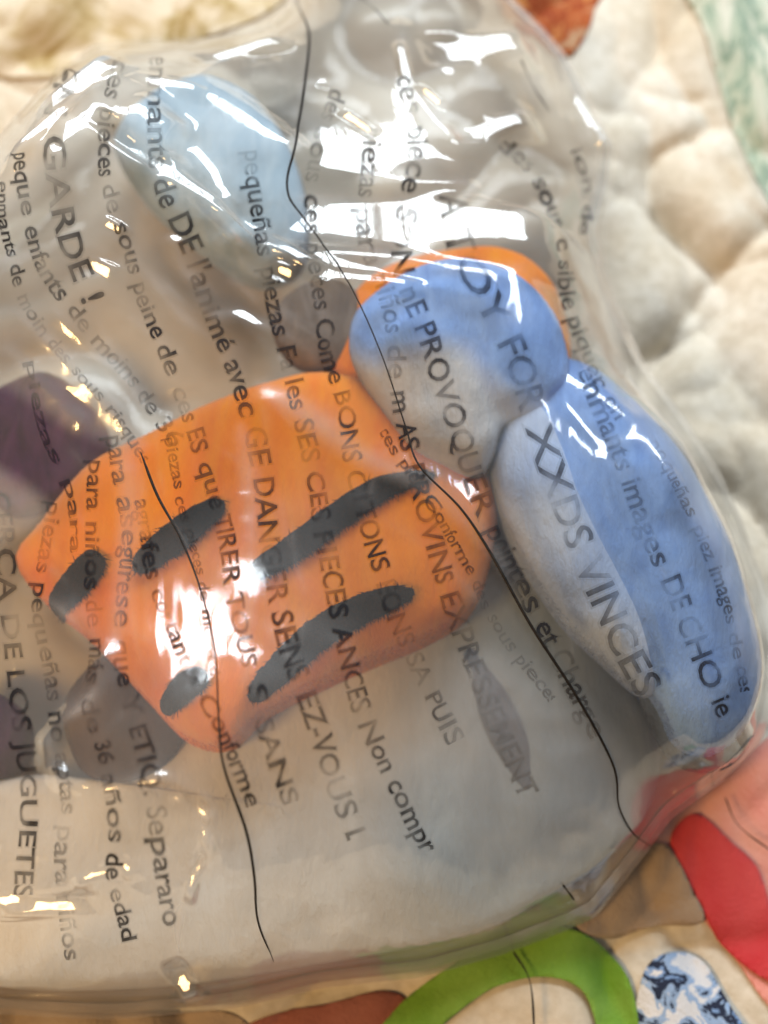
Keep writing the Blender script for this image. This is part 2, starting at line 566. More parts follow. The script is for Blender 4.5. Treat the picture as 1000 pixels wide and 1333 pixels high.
# ------------------------------------------------------------------ the soft toy in the bag
toy = empty('plush_toy')
toy.location = (0, 0, 0)
tag(toy, 'soft plush toy with black striped orange body and blue limbs inside the bag', 'plush toy')
toy_meshes = []


def lump(name, pts, z, up, down, mat, label=None, n=96, rings=22, power=2.4, rough=0.0018):
    """a stuffed cushion with the given outline: rings towards its middle, bulging up and down"""
    P = closed_smooth(pxs(pts, z), n)
    c = P.mean(0)
    V, F = [], []
    seq = [(math.sin(t), math.cos(t)) for t in np.linspace(0, math.pi, 2 * rings + 1)]
    for s, h in seq[1:-1]:
        s2 = s ** (2 / power)
        h2 = math.copysign(abs(h) ** (2 / power * 1.0), h)
        ring = c + (P - c) * s2
        zz = z + (up if h > 0 else down) * h2
        for q in ring:
            V.append((q[0], q[1], zz))
    V.append((c[0], c[1], z + up)); V.append((c[0], c[1], z - down))
    k = 2 * rings - 1
    for r in range(k - 1):
        for i in range(n):
            a, b = r * n + i, r * n + (i + 1) % n
            F.append((a, a + n, b + n, b))
    for i in range(n):
        F.append((len(V) - 2, i, (i + 1) % n))
        F.append((len(V) - 1, (k - 1) * n + (i + 1) % n, (k - 1) * n + i))
    V = np.array(V)
    nz = vnoise(V[:, 0] + V[:, 2], V[:, 1] + V[:, 2], 55, 21) * rough + vnoise(V[:, 0] - V[:, 2], V[:, 1] + V[:, 2], 140, 22) * rough * 0.35
    V[:, 2] += nz
    o = link(name, V, F, mat, toy)
    toy_meshes.append(o)
    if label: o['label'] = label
    return o


def limb(name, pts, mat, label=None, n=36, m=48, flat=0.8):
    """stuffed limb along a line of (px, py, z, radius in px)"""
    C = catmull(np.array([(*W(a, b, z)[:2], z, r * 0.0002) for a, b, z, r in pts]), m)
    T = np.gradient(C[:, :3], axis=0)
    T /= np.linalg.norm(T, axis=1)[:, None]
    V, F = [], []
    prof = []
    caps = 8
    r0, r1 = C[0, 3], C[-1, 3]
    for q in range(caps):
        a = (q + 0.5) / caps * math.pi / 2
        prof.append((C[0, :3] - T[0] * r0 * math.cos(a), T[0], r0 * math.sin(a)))
    for q in range(m):
        prof.append((C[q, :3], T[q], C[q, 3]))
    for q in range(caps):
        a = (caps - q - 0.5) / caps * math.pi / 2
        prof.append((C[-1, :3] + T[-1] * r1 * math.cos(a), T[-1], r1 * math.sin(a)))
    for c, t, r in prof:
        s = np.cross(t, (0, 0, 1)); s /= np.linalg.norm(s)
        u = np.cross(s, t)
        for q in range(n):
            a = 2 * math.pi * q / n
            V.append(c + s * r * math.cos(a) + u * r * flat * math.sin(a))
    k = len(prof)
    for r in range(k - 1):
        for i in range(n):
            a, b = r * n + i, r * n + (i + 1) % n
            F.append((a, b, b + n, a + n))
    V.append(prof[0][0]); V.append(prof[-1][0])
    for i in range(n):
        F.append((len(V) - 2, (i + 1) % n, i))
        F.append((len(V) - 1, (k - 1) * n + i, (k - 1) * n + (i + 1) % n))
    V = np.array(V)
    V[:, 2] += vnoise(V[:, 0] + V[:, 2], V[:, 1], 60, 31) * 0.0012 + vnoise(V[:, 0], V[:, 1] + V[:, 2], 160, 32) * 0.0004
    o = link(name, V, F, mat, toy)
    toy_meshes.append(o)
    if label: o['label'] = label
    return o


body = lump('body', [(28, 735), (62, 690), (122, 618), (195, 580), (280, 538), (360, 512), (425, 500), (500, 520), (570, 570),
                     (640, 640), (640, 720), (615, 795), (560, 835), (450, 880), (350, 930), (300, 975), (245, 965),
                     (195, 915), (120, 835), (60, 785)], 0.028, 0.022, 0.024, M['orange'], power=4.0, rough=0.0007)
lump('chest', [(434, 480), (444, 420), (478, 365), (550, 334), (640, 328), (704, 356), (736, 415), (738, 490), (690, 560),
               (640, 650), (590, 640), (510, 590), (450, 540)], 0.030, 0.009, 0.022, M['orange'], 'orange padded upper body', power=3.2)
lump('umber_lump', [(355, 415), (385, 380), (440, 366), (475, 395), (470, 440), (440, 478), (395, 480), (365, 455)], 0.033, 0.005, 0.012, M['umber_lump'], 'dark brown scarf end')  # low umber lump between chest and body
lump('foot', [(150, 190), (195, 132), (260, 102), (325, 125), (370, 185), (398, 262), (395, 340), (340, 365), (270, 330), (200, 270)],
     0.024, 0.013, 0.022, M['paleblue'], 'pale grey blue rounded foot')
TONES = {}


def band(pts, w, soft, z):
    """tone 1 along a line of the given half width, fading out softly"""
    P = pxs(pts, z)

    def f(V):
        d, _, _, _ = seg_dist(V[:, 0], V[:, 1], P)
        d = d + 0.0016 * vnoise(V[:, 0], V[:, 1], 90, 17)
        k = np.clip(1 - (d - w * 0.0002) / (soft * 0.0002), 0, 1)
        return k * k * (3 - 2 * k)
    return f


TONES['paw'] = band([(505, 405), (580, 392), (650, 410), (690, 460)], 52, 50, 0.05)
paw = lump('paw', [(455, 450), (466, 405), (515, 366), (580, 346), (645, 350), (697, 380), (730, 430), (738, 495), (700, 540), (655, 560), (640, 600), (618, 622),
                   (575, 606), (535, 584), (498, 535), (468, 490)], 0.046, 0.013, 0.016, M['paw'], 'blue plush paw with a cream underside')
TONES['arm'] = band([(700, 470), (755, 540), (810, 640), (860, 740), (905, 840), (925, 930)], 50, 62, 0.045)  # blue down the middle, light painted pale on either side
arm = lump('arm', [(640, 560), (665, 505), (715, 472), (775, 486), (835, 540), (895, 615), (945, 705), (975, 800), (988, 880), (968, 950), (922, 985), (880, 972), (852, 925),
                   (820, 880), (755, 820), (695, 755), (655, 680), (638, 615)], 0.036, 0.018, 0.028, M['arm'], 'blue arm with light painted pale along both sides', power=2.6, rough=0.0012)
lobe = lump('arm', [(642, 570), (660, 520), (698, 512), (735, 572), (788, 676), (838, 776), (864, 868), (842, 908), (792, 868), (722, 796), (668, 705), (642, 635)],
            0.041, 0.013, 0.020, M['arm'], 'inner lobe of the blue arm, light painted in pale', power=2.4, rough=0.0012)
limb('hand', [(895, 890, 0.034, 64), (916, 942, 0.030, 62)], M['slate'], 'slate blue rounded hand')
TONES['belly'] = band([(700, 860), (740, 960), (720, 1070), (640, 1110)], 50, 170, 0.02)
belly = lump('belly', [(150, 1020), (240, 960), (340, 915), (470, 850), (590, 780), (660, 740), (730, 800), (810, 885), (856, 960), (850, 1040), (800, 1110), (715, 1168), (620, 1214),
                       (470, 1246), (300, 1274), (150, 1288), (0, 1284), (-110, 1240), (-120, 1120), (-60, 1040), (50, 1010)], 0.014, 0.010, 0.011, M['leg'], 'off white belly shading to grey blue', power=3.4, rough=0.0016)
limb('leg', [(612, 858, 0.0215, 16), (650, 935, 0.0215, 24), (690, 1028, 0.0205, 18)], M['slate'], 'narrow slate blue leg seam')
lump('brown_lump', [(85, 940), (100, 890), (150, 850), (205, 890), (240, 940), (225, 990), (165, 1020), (110, 1005)], 0.020, 0.013, 0.017, M['brown'], 'dark brown rounded lump')  # brown rounded lump at the lower left of the body
lump('sleeve', [(-25, 530), (45, 486), (100, 508), (142, 572), (112, 628), (62, 660), (10, 668), (-25, 620)], 0.022, 0.007, 0.018, M['purple'], 'dark purple sleeve')
lump('cuff', [(-50, 905), (0, 905), (36, 935), (38, 985), (5, 1015), (-50, 1015)], 0.014, 0.010, 0.012, M['purple'], 'dark purple cuff')



def fur(part, density, length, mat, lean=(0.25, -1.0, 0.0), width=0.00015, seed=1, tone=None):
    """short plush pile: leaning fibres spread over the upper faces of a part"""
    r = np.random.RandomState(seed)
    me = part.data
    me.calc_loop_triangles()
    co = np.array([v.co[:] for v in me.vertices])
    tri = np.array([t.vertices[:] for t in me.loop_triangles])
    A, B, C = co[tri[:, 0]], co[tri[:, 1]], co[tri[:, 2]]
    n = np.cross(B - A, C - A)
    ar = np.linalg.norm(n, axis=1) / 2
    n = n / np.maximum(2 * ar[:, None], 1e-12)
    ar = np.where(n[:, 2] > -0.25, ar, 0)
    N_ = int(ar.sum() * 1e6 * density)
    pick = r.choice(len(tri), N_, p=ar / ar.sum())
    u, v = r.rand(N_, 1), r.rand(N_, 1)
    f = (u + v) > 1
    u, v = np.where(f, 1 - u, u), np.where(f, 1 - v, v)
    P = A[pick] + u * (B - A)[pick] + v * (C - A)[pick]
    nn = n[pick]
    d = np.array(lean)[None, :] + r.normal(0, 0.55, (N_, 3))
    sw = vnoise(P[:, 0], P[:, 1], 110, seed + 5)[:, None]
    d = d + sw * np.array((0.9, 0.2, 0))
    d -= nn * (d * nn).sum(1)[:, None]
    d /= np.linalg.norm(d, axis=1)[:, None]
    d = d * 0.8 + nn * r.uniform(0.15, 0.85, (N_, 1))
    ln = length * r.uniform(0.6, 1.25, (N_, 1))
    s_ = np.cross(d, nn); s_ /= np.maximum(np.linalg.norm(s_, axis=1)[:, None], 1e-9)
    V = np.empty((N_ * 3, 3))
    V[0::3] = P - s_ * width - nn * 0.0002
    V[1::3] = P + s_ * width - nn * 0.0002
    V[2::3] = P + d * ln
    o = link_np('fur', V, np.arange(N_ * 3).reshape(-1, 3), mat, part)
    o['kind'] = 'stuff'
    if tone is not None:
        set_attr(o, 'tone', np.repeat(tone(P), 3))
    return o


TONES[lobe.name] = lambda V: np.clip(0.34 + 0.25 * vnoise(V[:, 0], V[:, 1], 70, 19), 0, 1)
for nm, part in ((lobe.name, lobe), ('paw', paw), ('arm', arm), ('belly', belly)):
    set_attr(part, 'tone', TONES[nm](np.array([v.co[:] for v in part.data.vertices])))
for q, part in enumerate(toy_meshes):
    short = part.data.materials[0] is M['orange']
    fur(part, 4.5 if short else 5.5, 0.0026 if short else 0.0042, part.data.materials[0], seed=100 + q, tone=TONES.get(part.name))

# stripes lie on the body like sewn felt
bpy.context.view_layer.update()


def bvh_of(objs):
    V, F = [], []
    for o in objs:
        b = len(V)
        V += [v.co.copy() for v in o.data.vertices]
        F += [tuple(b + i for i in p.vertices) for p in o.data.polygons]
    return BVHTree.FromPolygons(V, F)


body_bvh = bvh_of([body])


def body_top(x, y):
    h = body_bvh.ray_cast(Vector((float(x), float(y), 0.3)), Vector((0, 0, -1)))
    return h[0].z if h[0] else 0.03


def fur_on_sheet(o, V, F):
    r = np.random.RandomState(5)
    N_ = len(F) * 4
    P = V[F[r.randint(0, len(F), N_)]]
    w = r.dirichlet((1, 1, 1, 1), N_)[:, :, None]
    P = (P * w).sum(1) + np.array((0, 0, 0.0008))
    d = np.array((0.25, -1, 0.5))[None] + r.normal(0, 0.6, (N_, 3))
    d[:, 2] = np.abs(d[:, 2]) * 0.8
    d /= np.linalg.norm(d, axis=1)[:, None]
    s_ = np.cross(d, (0, 0, 1)); s_ /= np.maximum(np.linalg.norm(s_, axis=1)[:, None], 1e-9)
    VV = np.empty((N_ * 3, 3))
    VV[0::3] = P - s_ * 0.00014; VV[1::3] = P + s_ * 0.00014; VV[2::3] = P + d * r.uniform(0.0008, 0.0028, (N_, 1))
    f = link_np('fur', VV, np.arange(N_ * 3).reshape(-1, 3), M['black'], o)
    f['kind'] = 'stuff'


def stripe(pts):
    C = catmull(np.array([(a, b, w) for a, b, w in pts], float), 30)
    T = np.gradient(C[:, :2], axis=0); T /= np.linalg.norm(T, axis=1)[:, None]
    N = np.stack([-T[:, 1], T[:, 0]], 1)
    end = np.sqrt(np.clip(1 - (np.abs(np.linspace(-1, 1, 30)) ** 14), 0.10, 1))
    w = (C[:, 2] * 0.86 * end * (1 - 0.25 * np.abs(np.linspace(-1, 1, 30)) ** 3))[:, None]
    jit = 0.6 * np.sin(np.linspace(0, 40, 30))[:, None]
    P = np.vstack([C[:, :2] + N * (w + jit), (C[:, :2] - N * (w - jit))[::-1]])
    P = pxs(P, 0.050)
    V, F = sheet(P, 0.0007, lambda x, y: np.array([body_top(a, b) for a, b in zip(np.atleast_1d(x), np.atleast_1d(y))]) + 0.0006)
    o = link_np('stripe', V, F, M['black'], body)
    s = o.modifiers.new('thickness', 'SOLIDIFY'); s.thickness = 0.0009; s.offset = 1
    fur_on_sheet(o, V, F)
    return o


stripe([(58, 782, 16), (95, 758, 22), (132, 722, 22)])
stripe([(175, 742, 18), (225, 702, 22), (262, 674, 20), (292, 655, 16)])
stripe([(322, 752, 18), (385, 712, 20), (445, 668, 20), (500, 634, 18), (565, 616, 10)])
stripe([(322, 906, 14), (372, 858, 20), (430, 812, 22), (490, 784, 20), (538, 768, 14)])
stripe([(210, 920, 14), (240, 892, 20), (268, 876, 18)])

# ------------------------------------------------------------------ the bag
OUT_PX = [(-130, 330), (-40, 260), (0, 215), (40, 160), (85, 95), (125, 62), (200, 58), (290, 54), (348, 44), (378, 10), (392, -60), (440, -130),
          (600, -130), (645, -50), (664, 2), (702, 40), (738, 84), (766, 138), (793, 188), (789, 236), (772, 300), (786, 372), (832, 480),
          (882, 545), (932, 622), (966, 700), (993, 770), (1003, 870), (990, 955), (935, 1012), (868, 1060), (830, 1112), (772, 1186),
          (735, 1204), (650, 1236), (550, 1264), (420, 1278), (300, 1306), (150, 1320), (0, 1313), (-100, 1300), (-170, 1000), (-170, 600)]
def edge_h(py):
    return float(np.interp(py, [0, 350, 900, 1080, 1180], [0.018, 0.017, 0.013, 0.009, 0.006]))


outline = []
for i, p in enumerate(OUT_PX):          # straight runs with softened corners
    q = OUT_PX[(i + 1) % len(OUT_PX)]
    for t in np.linspace(0, 1, 8, endpoint=False):
        outline.append((p[0] + (q[0] - p[0]) * t, p[1] + (q[1] - p[1]) * t))
outline = np.array(outline)
for _ in range(1):
    outline = 0.25 * np.roll(outline, 1, 0) + 0.5 * outline + 0.25 * np.roll(outline, -1, 0)
rim_z = np.array([edge_h(p[1]) for p in outline])
outline = np.array([W(a, b, z)[:2] for (a, b), z in zip(outline, rim_z)])

allbvh = bvh_of(toy_meshes)
FS = 0.0005
x0, y0 = outline.min(0) - 0.004
x1, y1 = outline.max(0) + 0.004
nxc, nyc = int((x1 - x0) / FS) // 4 * 4 + 5, int((y1 - y0) / FS) // 4 * 4 + 5
fx, fy = x0 + FS * np.arange(nxc), y0 + FS * np.arange(nyc)
X, Y = np.meshgrid(fx, fy)
ins = inside(X, Y, outline)
obst = np.maximum(quilt_z(X, Y) + 0.004, 0.004)
dn = Vector((0, 0, -1))
# coarse ray grid (1.3 mm) then interpolated
Xc, Yc = X[::2, ::2], Y[::2, ::2]
top = np.zeros(Xc.shape)
for j in range(Xc.shape[0]):
    for i in range(Xc.shape[1]):
        h = allbvh.ray_cast(Vector((Xc[j, i], Yc[j, i], 0.3)), dn)
        if h[0]: top[j, i] = h[0].z
topf = Field(x0, y0, FS * 2, top)
obst = np.maximum(obst, topf(X, Y) + 0.0044)
yo = np.argsort(outline[:, 1])
edge_z = np.interp(Y, outline[yo, 1], rim_z[yo]) + 0.002 * vnoise(X, Y, 30, 41)
# soft pressure: air in the upper left and along the lower part
def blob(px, py, r, a, z=0.03):
    p = W(px, py, z)
    return a * np.exp(-((X - p[0]) ** 2 + (Y - p[1]) ** 2) / (r * 0.0002) ** 2)
press = 0.00001 + blob(90, 230, 190, 0.00010) + blob(560, 120, 170, 0.00003) + blob(200, 1120, 190, 0.00007) + blob(430, 1080, 170, 0.00004) + blob(-40, 560, 200, 0.00004)


def relax(H, ob, bc, mask, pr, it):
    for _ in range(it):
        A = 0.25 * (np.roll(H, 1, 0) + np.roll(H, -1, 0) + np.roll(H, 1, 1) + np.roll(H, -1, 1)) + pr
        A = np.maximum(A, ob)
        H = np.where(mask, A, bc)
    return H


Hc = relax(np.where(ins, obst, edge_z)[::4, ::4], obst[::4, ::4], edge_z[::4, ::4], ins[::4, ::4], press[::4, ::4] * 1.0, 1500)
H = Field(x0, y0, FS * 4, Hc)(X, Y)
H = relax(H, obst, edge_z, ins, press / 16, 300)
base = Field(x0, y0, FS, H)

# creases: (points, height, width, roundness) in mm
E, _, _, _ = seg_dist(X, Y, outline, True)
fade = np.clip(E / 0.006, 0, 1)
CREASES = [
    ([(140, 165), (200, 215), (260, 258), (310, 292), (360, 325), (410, 352), (470, 368), (530, 372)], 1.6, 10, 1.0),
    ([(230, 130), (270, 92), (320, 68), (372, 48)], 2.4, 7, 0.6),
    ([(340, 262), (400, 250), (480, 246), (560, 242), (640, 250)], 3.0, 10, 1.0),
    ([(380, 262), (430, 300), (500, 330), (580, 345), (660, 352), (720, 350)], 2.2, 9, 1.0),
    ([(590, 190), (640, 165), (695, 148)], 3.0, 9, 0.8),
    ([(520, 20), (530, 90), (560, 150), (620, 210)], 2.6, 8, 0.8),
    ([(560, 80), (620, 55), (690, 42)], 2.4, 10, 0.8),
    ([(390, 0), (400, 60), (385, 160), (372, 250)], 1.6, 9, 0.8),
    ([(0, 395), (60, 450), (120, 505), (190, 580)], 2.6, 7, 0.6),
    ([(0, 450), (60, 510), (120, 560)], 1.4, 5, 0.4),
    ([(60, 400), (120, 455), (200, 540)], 1.4, 5, 0.4),
    ([(155, 560), (160, 640), (160, 720), (155, 800), (140, 860)], 1.0, 6, 0.5),
    ([(185, 575), (185, 640), (176, 720)], 1.2, 4, 0.4),
    ([(310, 560), (325, 640), (320, 740), (330, 840)], 0.8, 6, 0.5),
    ([(330, 500), (400, 545), (480, 595), (560, 630), (620, 675), (680, 790)], 2.2, 8, 0.6),
    ([(340, 520), (345, 570), (335, 640)], 1.6, 5, 0.5),
    ([(28, 775), (75, 790), (125, 855), (118, 910), (75, 950), (62, 990), (85, 1020), (140, 1026), (200, 1018), (245, 1030), (270, 1070), (268, 1110), (245, 1160), (232, 1220), (248, 1300)], 3.0, 7, 0.6),
    ([(0, 1175), (60, 1165), (130, 1140), (200, 1120)], 1.6, 7, 0.6),
    ([(90, 1170), (150, 1150), (230, 1190)], 1.2, 5, 0.5),
    ([(780, 430), (840, 520), (900, 610), (950, 710), (975, 800)], 0.9, 6, 0.5),
    ([(860, 540), (920, 660), (960, 790), (970, 900)], 1.3, 5, 0.4),
    ([(740, 330), (770, 420), (830, 520)], 0.8, 6, 0.5),
    ([(720, 60), (760, 140), (780, 190), (770, 260)], 2.0, 6, 0.5),
    ([(560, 850), (640, 900), (720, 1000), (800, 1090)], 1.0, 10, 1.0),
    ([(130, 290), (170, 330), (240, 420), (330, 500)], 1.6, 8, 0.7),
    ([(220, 300), (250, 380), (300, 450)], 1.3, 7, 0.6),
    ([(450, 640), (560, 720), (640, 800)], 0.8, 8, 0.8)]
dH = np.zeros(X.shape)
white = np.zeros(X.shape)
for pts, h, w, rr in CREASES:
    P = catmull(np.array([on(base, a, b)[:2] for a, b in pts]), 36)
    d, a, _, _ = seg_dist(X, Y, P)
    d = np.sqrt(d * d + (rr * 0.5e-3) ** 2) - rr * 0.5e-3 * 0.9
    f = np.clip(1 - d / (w * 1e-3), 0, 1)
    ends = np.clip(np.minimum(a, 1 - a) / 0.12, 0, 1)
    ends = ends * ends * (3 - 2 * ends)
    white = np.maximum(white, ends * np.clip(h / 3, 0.3, 1) * np.exp(-d / 0.0013))
    dH = np.maximum(dH, h * 1e-3 * f * f * ends * (0.8 + 0.35 * vnoise(X, Y, 90, 77)))
# sharp little crinkles of the thin film
CR = np.random.RandomState(29)
for _ in range(140):
    zone = CR.choice(4, p=[0.34, 0.24, 0.24, 0.18])
    cx_, cy_ = [(CR.uniform(-20, 420), CR.uniform(60, 560)), (CR.uniform(60, 640), CR.uniform(520, 900)), (CR.uniform(640, 1000), CR.uniform(330, 950)), (CR.uniform(0, 500), CR.uniform(900, 1260))][zone]
    an = R([CR.normal(42, 22), CR.normal(62, 30), CR.normal(60, 10), CR.normal(10, 45)][zone])
    ln = CR.uniform(18, 75)
    bend = CR.uniform(-0.3, 0.3)
    pts = [(cx_ + t * ln * math.cos(an + bend * t), cy_ + t * ln * math.sin(an + bend * t)) for t in (-1, -0.3, 0.35, 1)]
    P = np.array([on(base, a, b)[:2] for a, b in pts])
    wdt = CR.uniform(0.0016, 0.0042)
    hgt = wdt * CR.uniform(0.10, 0.22) * (1.0, 0.5, 0.5, 0.9)[zone]
    i0, j0 = ((P.min(0) - wdt - (x0, y0)) / FS).astype(int)
    i1, j1 = ((P.max(0) + wdt - (x0, y0)) / FS).astype(int) + 2
    i0, j0 = max(i0, 0), max(j0, 0)
    sl = (slice(j0, max(j1, j0 + 2)), slice(i0, max(i1, i0 + 2)))
    if X[sl].size == 0: continue
    d, a, _, _ = seg_dist(X[sl], Y[sl], P)
    e = np.clip(np.minimum(a, 1 - a) / 0.25, 0, 1)
    f = np.clip(1 - np.sqrt(d * d + 4e-8) / wdt, 0, 1)
    dH[sl] += hgt * f * e
    white[sl] = np.maximum(white[sl], 0.35 * e * np.exp(-d / 0.0007))
wx = X + 0.006 * vnoise(X, Y, 40, 51); wy = Y + 0.006 * vnoise(X, Y, 40, 52)
rid = lambda u, v, f, s: (1 - 2 * np.abs(vnoise(u, v, f, s)))
wr = 0.00016 * rid(wx * 0.85 + wy * 0.5, (wy * 0.85 - wx * 0.5) * 0.45, 52, 53) + 0.00008 * rid(wx * 0.6 - wy * 0.8, (wy * 0.6 + wx * 0.8) * 0.6, 110, 54) + 0.0006 * vnoise(X, Y, 36, 55)
# pulled-flat glints: small panels of film that lean towards the window or the lamp
FLATS = [  # px, py, half length px, half width px, angle of the long axis (deg, clockwise in the frame), which light
    (300, 185, 80, 62, 35, 'n'), (775, 532, 46, 34, 52, 'n'), (840, 610, 46, 30, 56, 'n'), (175, 180, 36, 60, 30, 'n'), (232, 235, 104, 13, 36, 'w'), (365, 322, 70, 12, 33, 'w'), (475, 366, 62, 10, 6, 'w'),
    (320, 70, 62, 12, -23, 'w'),
    (555, 290, 182, 48, 2, 'w'),
    (645, 170, 58, 18, -22, 'w'), (625, 66, 74, 28, -14, 'w'),
    (768, 160, 50, 9, 62, 'w'), (525, 85, 36, 8, 80, 'w'),
    (108, 108, 60, 20, -48, 'w'), (222, 112, 40, 11, 10, 'w'), (55, 168, 56, 10, -48, 'w'),
    (372, 355, 14, 10, 20, 'l'), (150, 298, 16, 8, 30, 'l'), (132, 350, 20, 10, 20, 'l'), (465, 160, 30, 9, 35, 'l'), (562, 128, 24, 8, 40, 'l'),
    (345, 545, 26, 6, 80, 'l'), (45, 778, 20, 7, 10, 'l'), (125, 870, 26, 6, -60, 'l'), (66, 985, 24, 6, 70, 'l'), (110, 1026, 30, 6, 12, 'l'),
    (240, 1042, 24, 10, 12, 'l'), (266, 1080, 28, 6, 78, 'l'), (60, 1180, 60, 12, -3, 'l'), (125, 1140, 26, 7, -18, 'l'), (10, 1172, 30, 10, 0, 'l'),
    (240, 1280, 24, 14, 70, 'l'), (150, 1030, 22, 6, 4, 'l'), (195, 1020, 22, 6, -8, 'l'), (84, 1012, 18, 6, 45, 'l'), (80, 940, 24, 5, -55, 'l'), (255, 1140, 28, 6, -70, 'l'), (262, 1055, 16, 8, 45, 'l'), (165, 1130, 12, 8, 60, 'l'), (420, 108, 8, 8, 0, 'w')]
film_top = H + (0.75 * dH + wr) * fade
for px, py, a_, b_, ang, which in FLATS:
    c = on(base, px, py)
    tocam = CP - c; tocam /= np.linalg.norm(tocam)
    L = np.array(WINDOW if which == 'w' else LAMP) - c
    if which == 'w': L[0] = np.clip(L[0] * 0 + (c[0] * 2.0), -0.5, 0.7) - c[0]      # the nearest stretch of the long window
    L /= np.linalg.norm(L)
    hv = tocam + L
    gx, gy = -hv[0] / hv[2], -hv[1] / hv[2]
    if which == 'n': gx, gy = 0.02, -0.06
    A = R(ang)
    dx, dy = math.cos(A), -math.sin(A)
    if a_ > 2.2 * b_ and which == 'w':               # long narrow glints: keep the run of the crease nearly level
        t_ = gx * dx + gy * dy
        gx, gy = gx - 0.35 * t_ * dx, gy - 0.35 * t_ * dy
    U_, V_ = ((X - c[0]) * dx + (Y - c[1]) * dy) / (a_ * 0.0002), ((X - c[0]) * dy - (Y - c[1]) * dx) / (b_ * 0.0002)
    wgt = np.exp(-(np.abs(U_) ** 6) - (np.abs(V_) ** 6))
    near = wgt > 1e-4
    zc = float(Field(x0, y0, FS, film_top)(c[0], c[1]))
    pl = zc + (0.0012 if which == 'w' else 0.0004) + gx * (X - c[0]) + gy * (Y - c[1])
    film_top = np.where(near, film_top * (1 - wgt) + pl * wgt, film_top)
calm = np.clip(blob(752, 478, 75, 1.3) + blob(560, 640, 50, 0.9) + blob(215, 800, 150, 0.55, 0.05) + blob(350, 640, 110, 0.7, 0.05) + blob(480, 700, 110, 0.7, 0.05), 0, 0.95)
for _ in range(80):
    av = 0.25 * (np.roll(film_top, 1, 0) + np.roll(film_top, -1, 0) + np.roll(film_top, 1, 1) + np.roll(film_top, -1, 1))
    film_top = film_top * (1 - calm) + av * calm
# fine lengthwise drag lines of the blown film
film_top = film_top + fade * (0.00006 * vnoise(X * 1.0 + Y * 0.06, Y * 0.11, 430, 91) + 0.00005 * vnoise(X, Y * 0.8, 150, 92))
need = np.maximum(0, np.maximum(topf(X, Y) + 0.0030, quilt_z(X, Y) + 0.003) - film_top)
for _ in range(24):
    need = np.maximum(need, 0.25 * (np.roll(need, 1, 0) + np.roll(need, -1, 0) + np.roll(need, 1, 1) + np.roll(need, -1, 1)))
film_top = film_top + need
film = Field(x0, y0, FS, film_top)

bag = empty('plastic_bag')
tag(bag, 'clear crinkled plastic bag printed with rows of black warning text', 'plastic bag')
V, F = sheet(outline, FS, film)
front = link_np('front_film', V, F, M['film'], bag)
# milkiness: even scatter, haze blobs painted in for brightness, random patches, whitened creases
mk = 0.042 + blob(330, 1150, 280, 0.13) + blob(40, 280, 180, 0.11) + blob(230, 440, 110, 0.06) + blob(640, 1080, 160, 0.06) + blob(180, 90, 140, 0.06) - blob(330, 730, 190, 0.035) + 0.022 * vnoise(X, Y, 28, 71) + 0.02 * vnoise(X, Y, 75, 72) + 0.20 * white * np.clip(0.6 + 0.7 * vnoise(X, Y, 170, 73), 0.1, 1.2)
mk += 0.08 * np.exp(-E / 0.004)
set_attr(front, 'milk', Field(x0, y0, FS, np.clip(mk, 0.008, 0.4))(V[:, 0], V[:, 1]))
V, F = sheet(outline, 0.0025, lambda x, y: quilt_z(x, y) + 0.0022)
# the rim of the back meets the rim of the front
d, _, _, _ = seg_dist(V[:, 0], V[:, 1], outline, True)
k = np.clip(d / 0.010, 0, 1)
V[:, 2] = V[:, 2] * k + (film(V[:, 0], V[:, 1]) - 0.0003) * (1 - k)
link_np('back_film', V, F, M['film_back'], bag)


def fold(pts, lift=0.0007, soft=0.005, mat='film_fold'):
    P = closed_smooth(np.array([on(film, a, b)[:2] for a, b in pts]), 120)
    V, F = sheet(P, 0.0012, lambda x, y: film(x, y) + lift + 0.0003 * rid(x, y, 160, 61) + 0.0002)
    o = link_np('film_pleat', V, F, M[mat], bag)
    d, _, _, _ = seg_dist(V[:, 0], V[:, 1], P, True)
    k = np.clip(d / soft, 0, 1)
    k = k * k * (3 - 2 * k)
    set_attr(o, 'veil', k)
    return o


fold([(325, 490), (380, 505), (440, 545), (520, 600), (600, 640), (650, 700), (660, 760), (620, 720), (540, 650), (470, 620), (390, 570), (340, 525)])
fold([(140, 570), (180, 570), (195, 640), (185, 740), (170, 830), (140, 860), (135, 780), (145, 680)])
fold([(300, 560), (330, 560), (345, 640), (340, 760), (330, 850), (305, 860), (312, 720)])
fold([(-60, 380), (20, 400), (90, 450), (160, 530), (205, 580), (170, 600), (90, 570), (10, 520), (-60, 490)])
fold([(560, 870), (640, 820), (740, 880), (840, 960), (850, 1040), (800, 1110), (720, 1180), (600, 1150), (560, 1020)], soft=0.012, mat='film_fog')
fold([(735, 330), (775, 350), (835, 500), (900, 590), (945, 680), (980, 780), (990, 900), (960, 880), (930, 760), (870, 640), (800, 540), (750, 440)])
fold([(-40, 590), (20, 610), (70, 650), (60, 690), (10, 720), (-40, 740)], mat='film_fog')

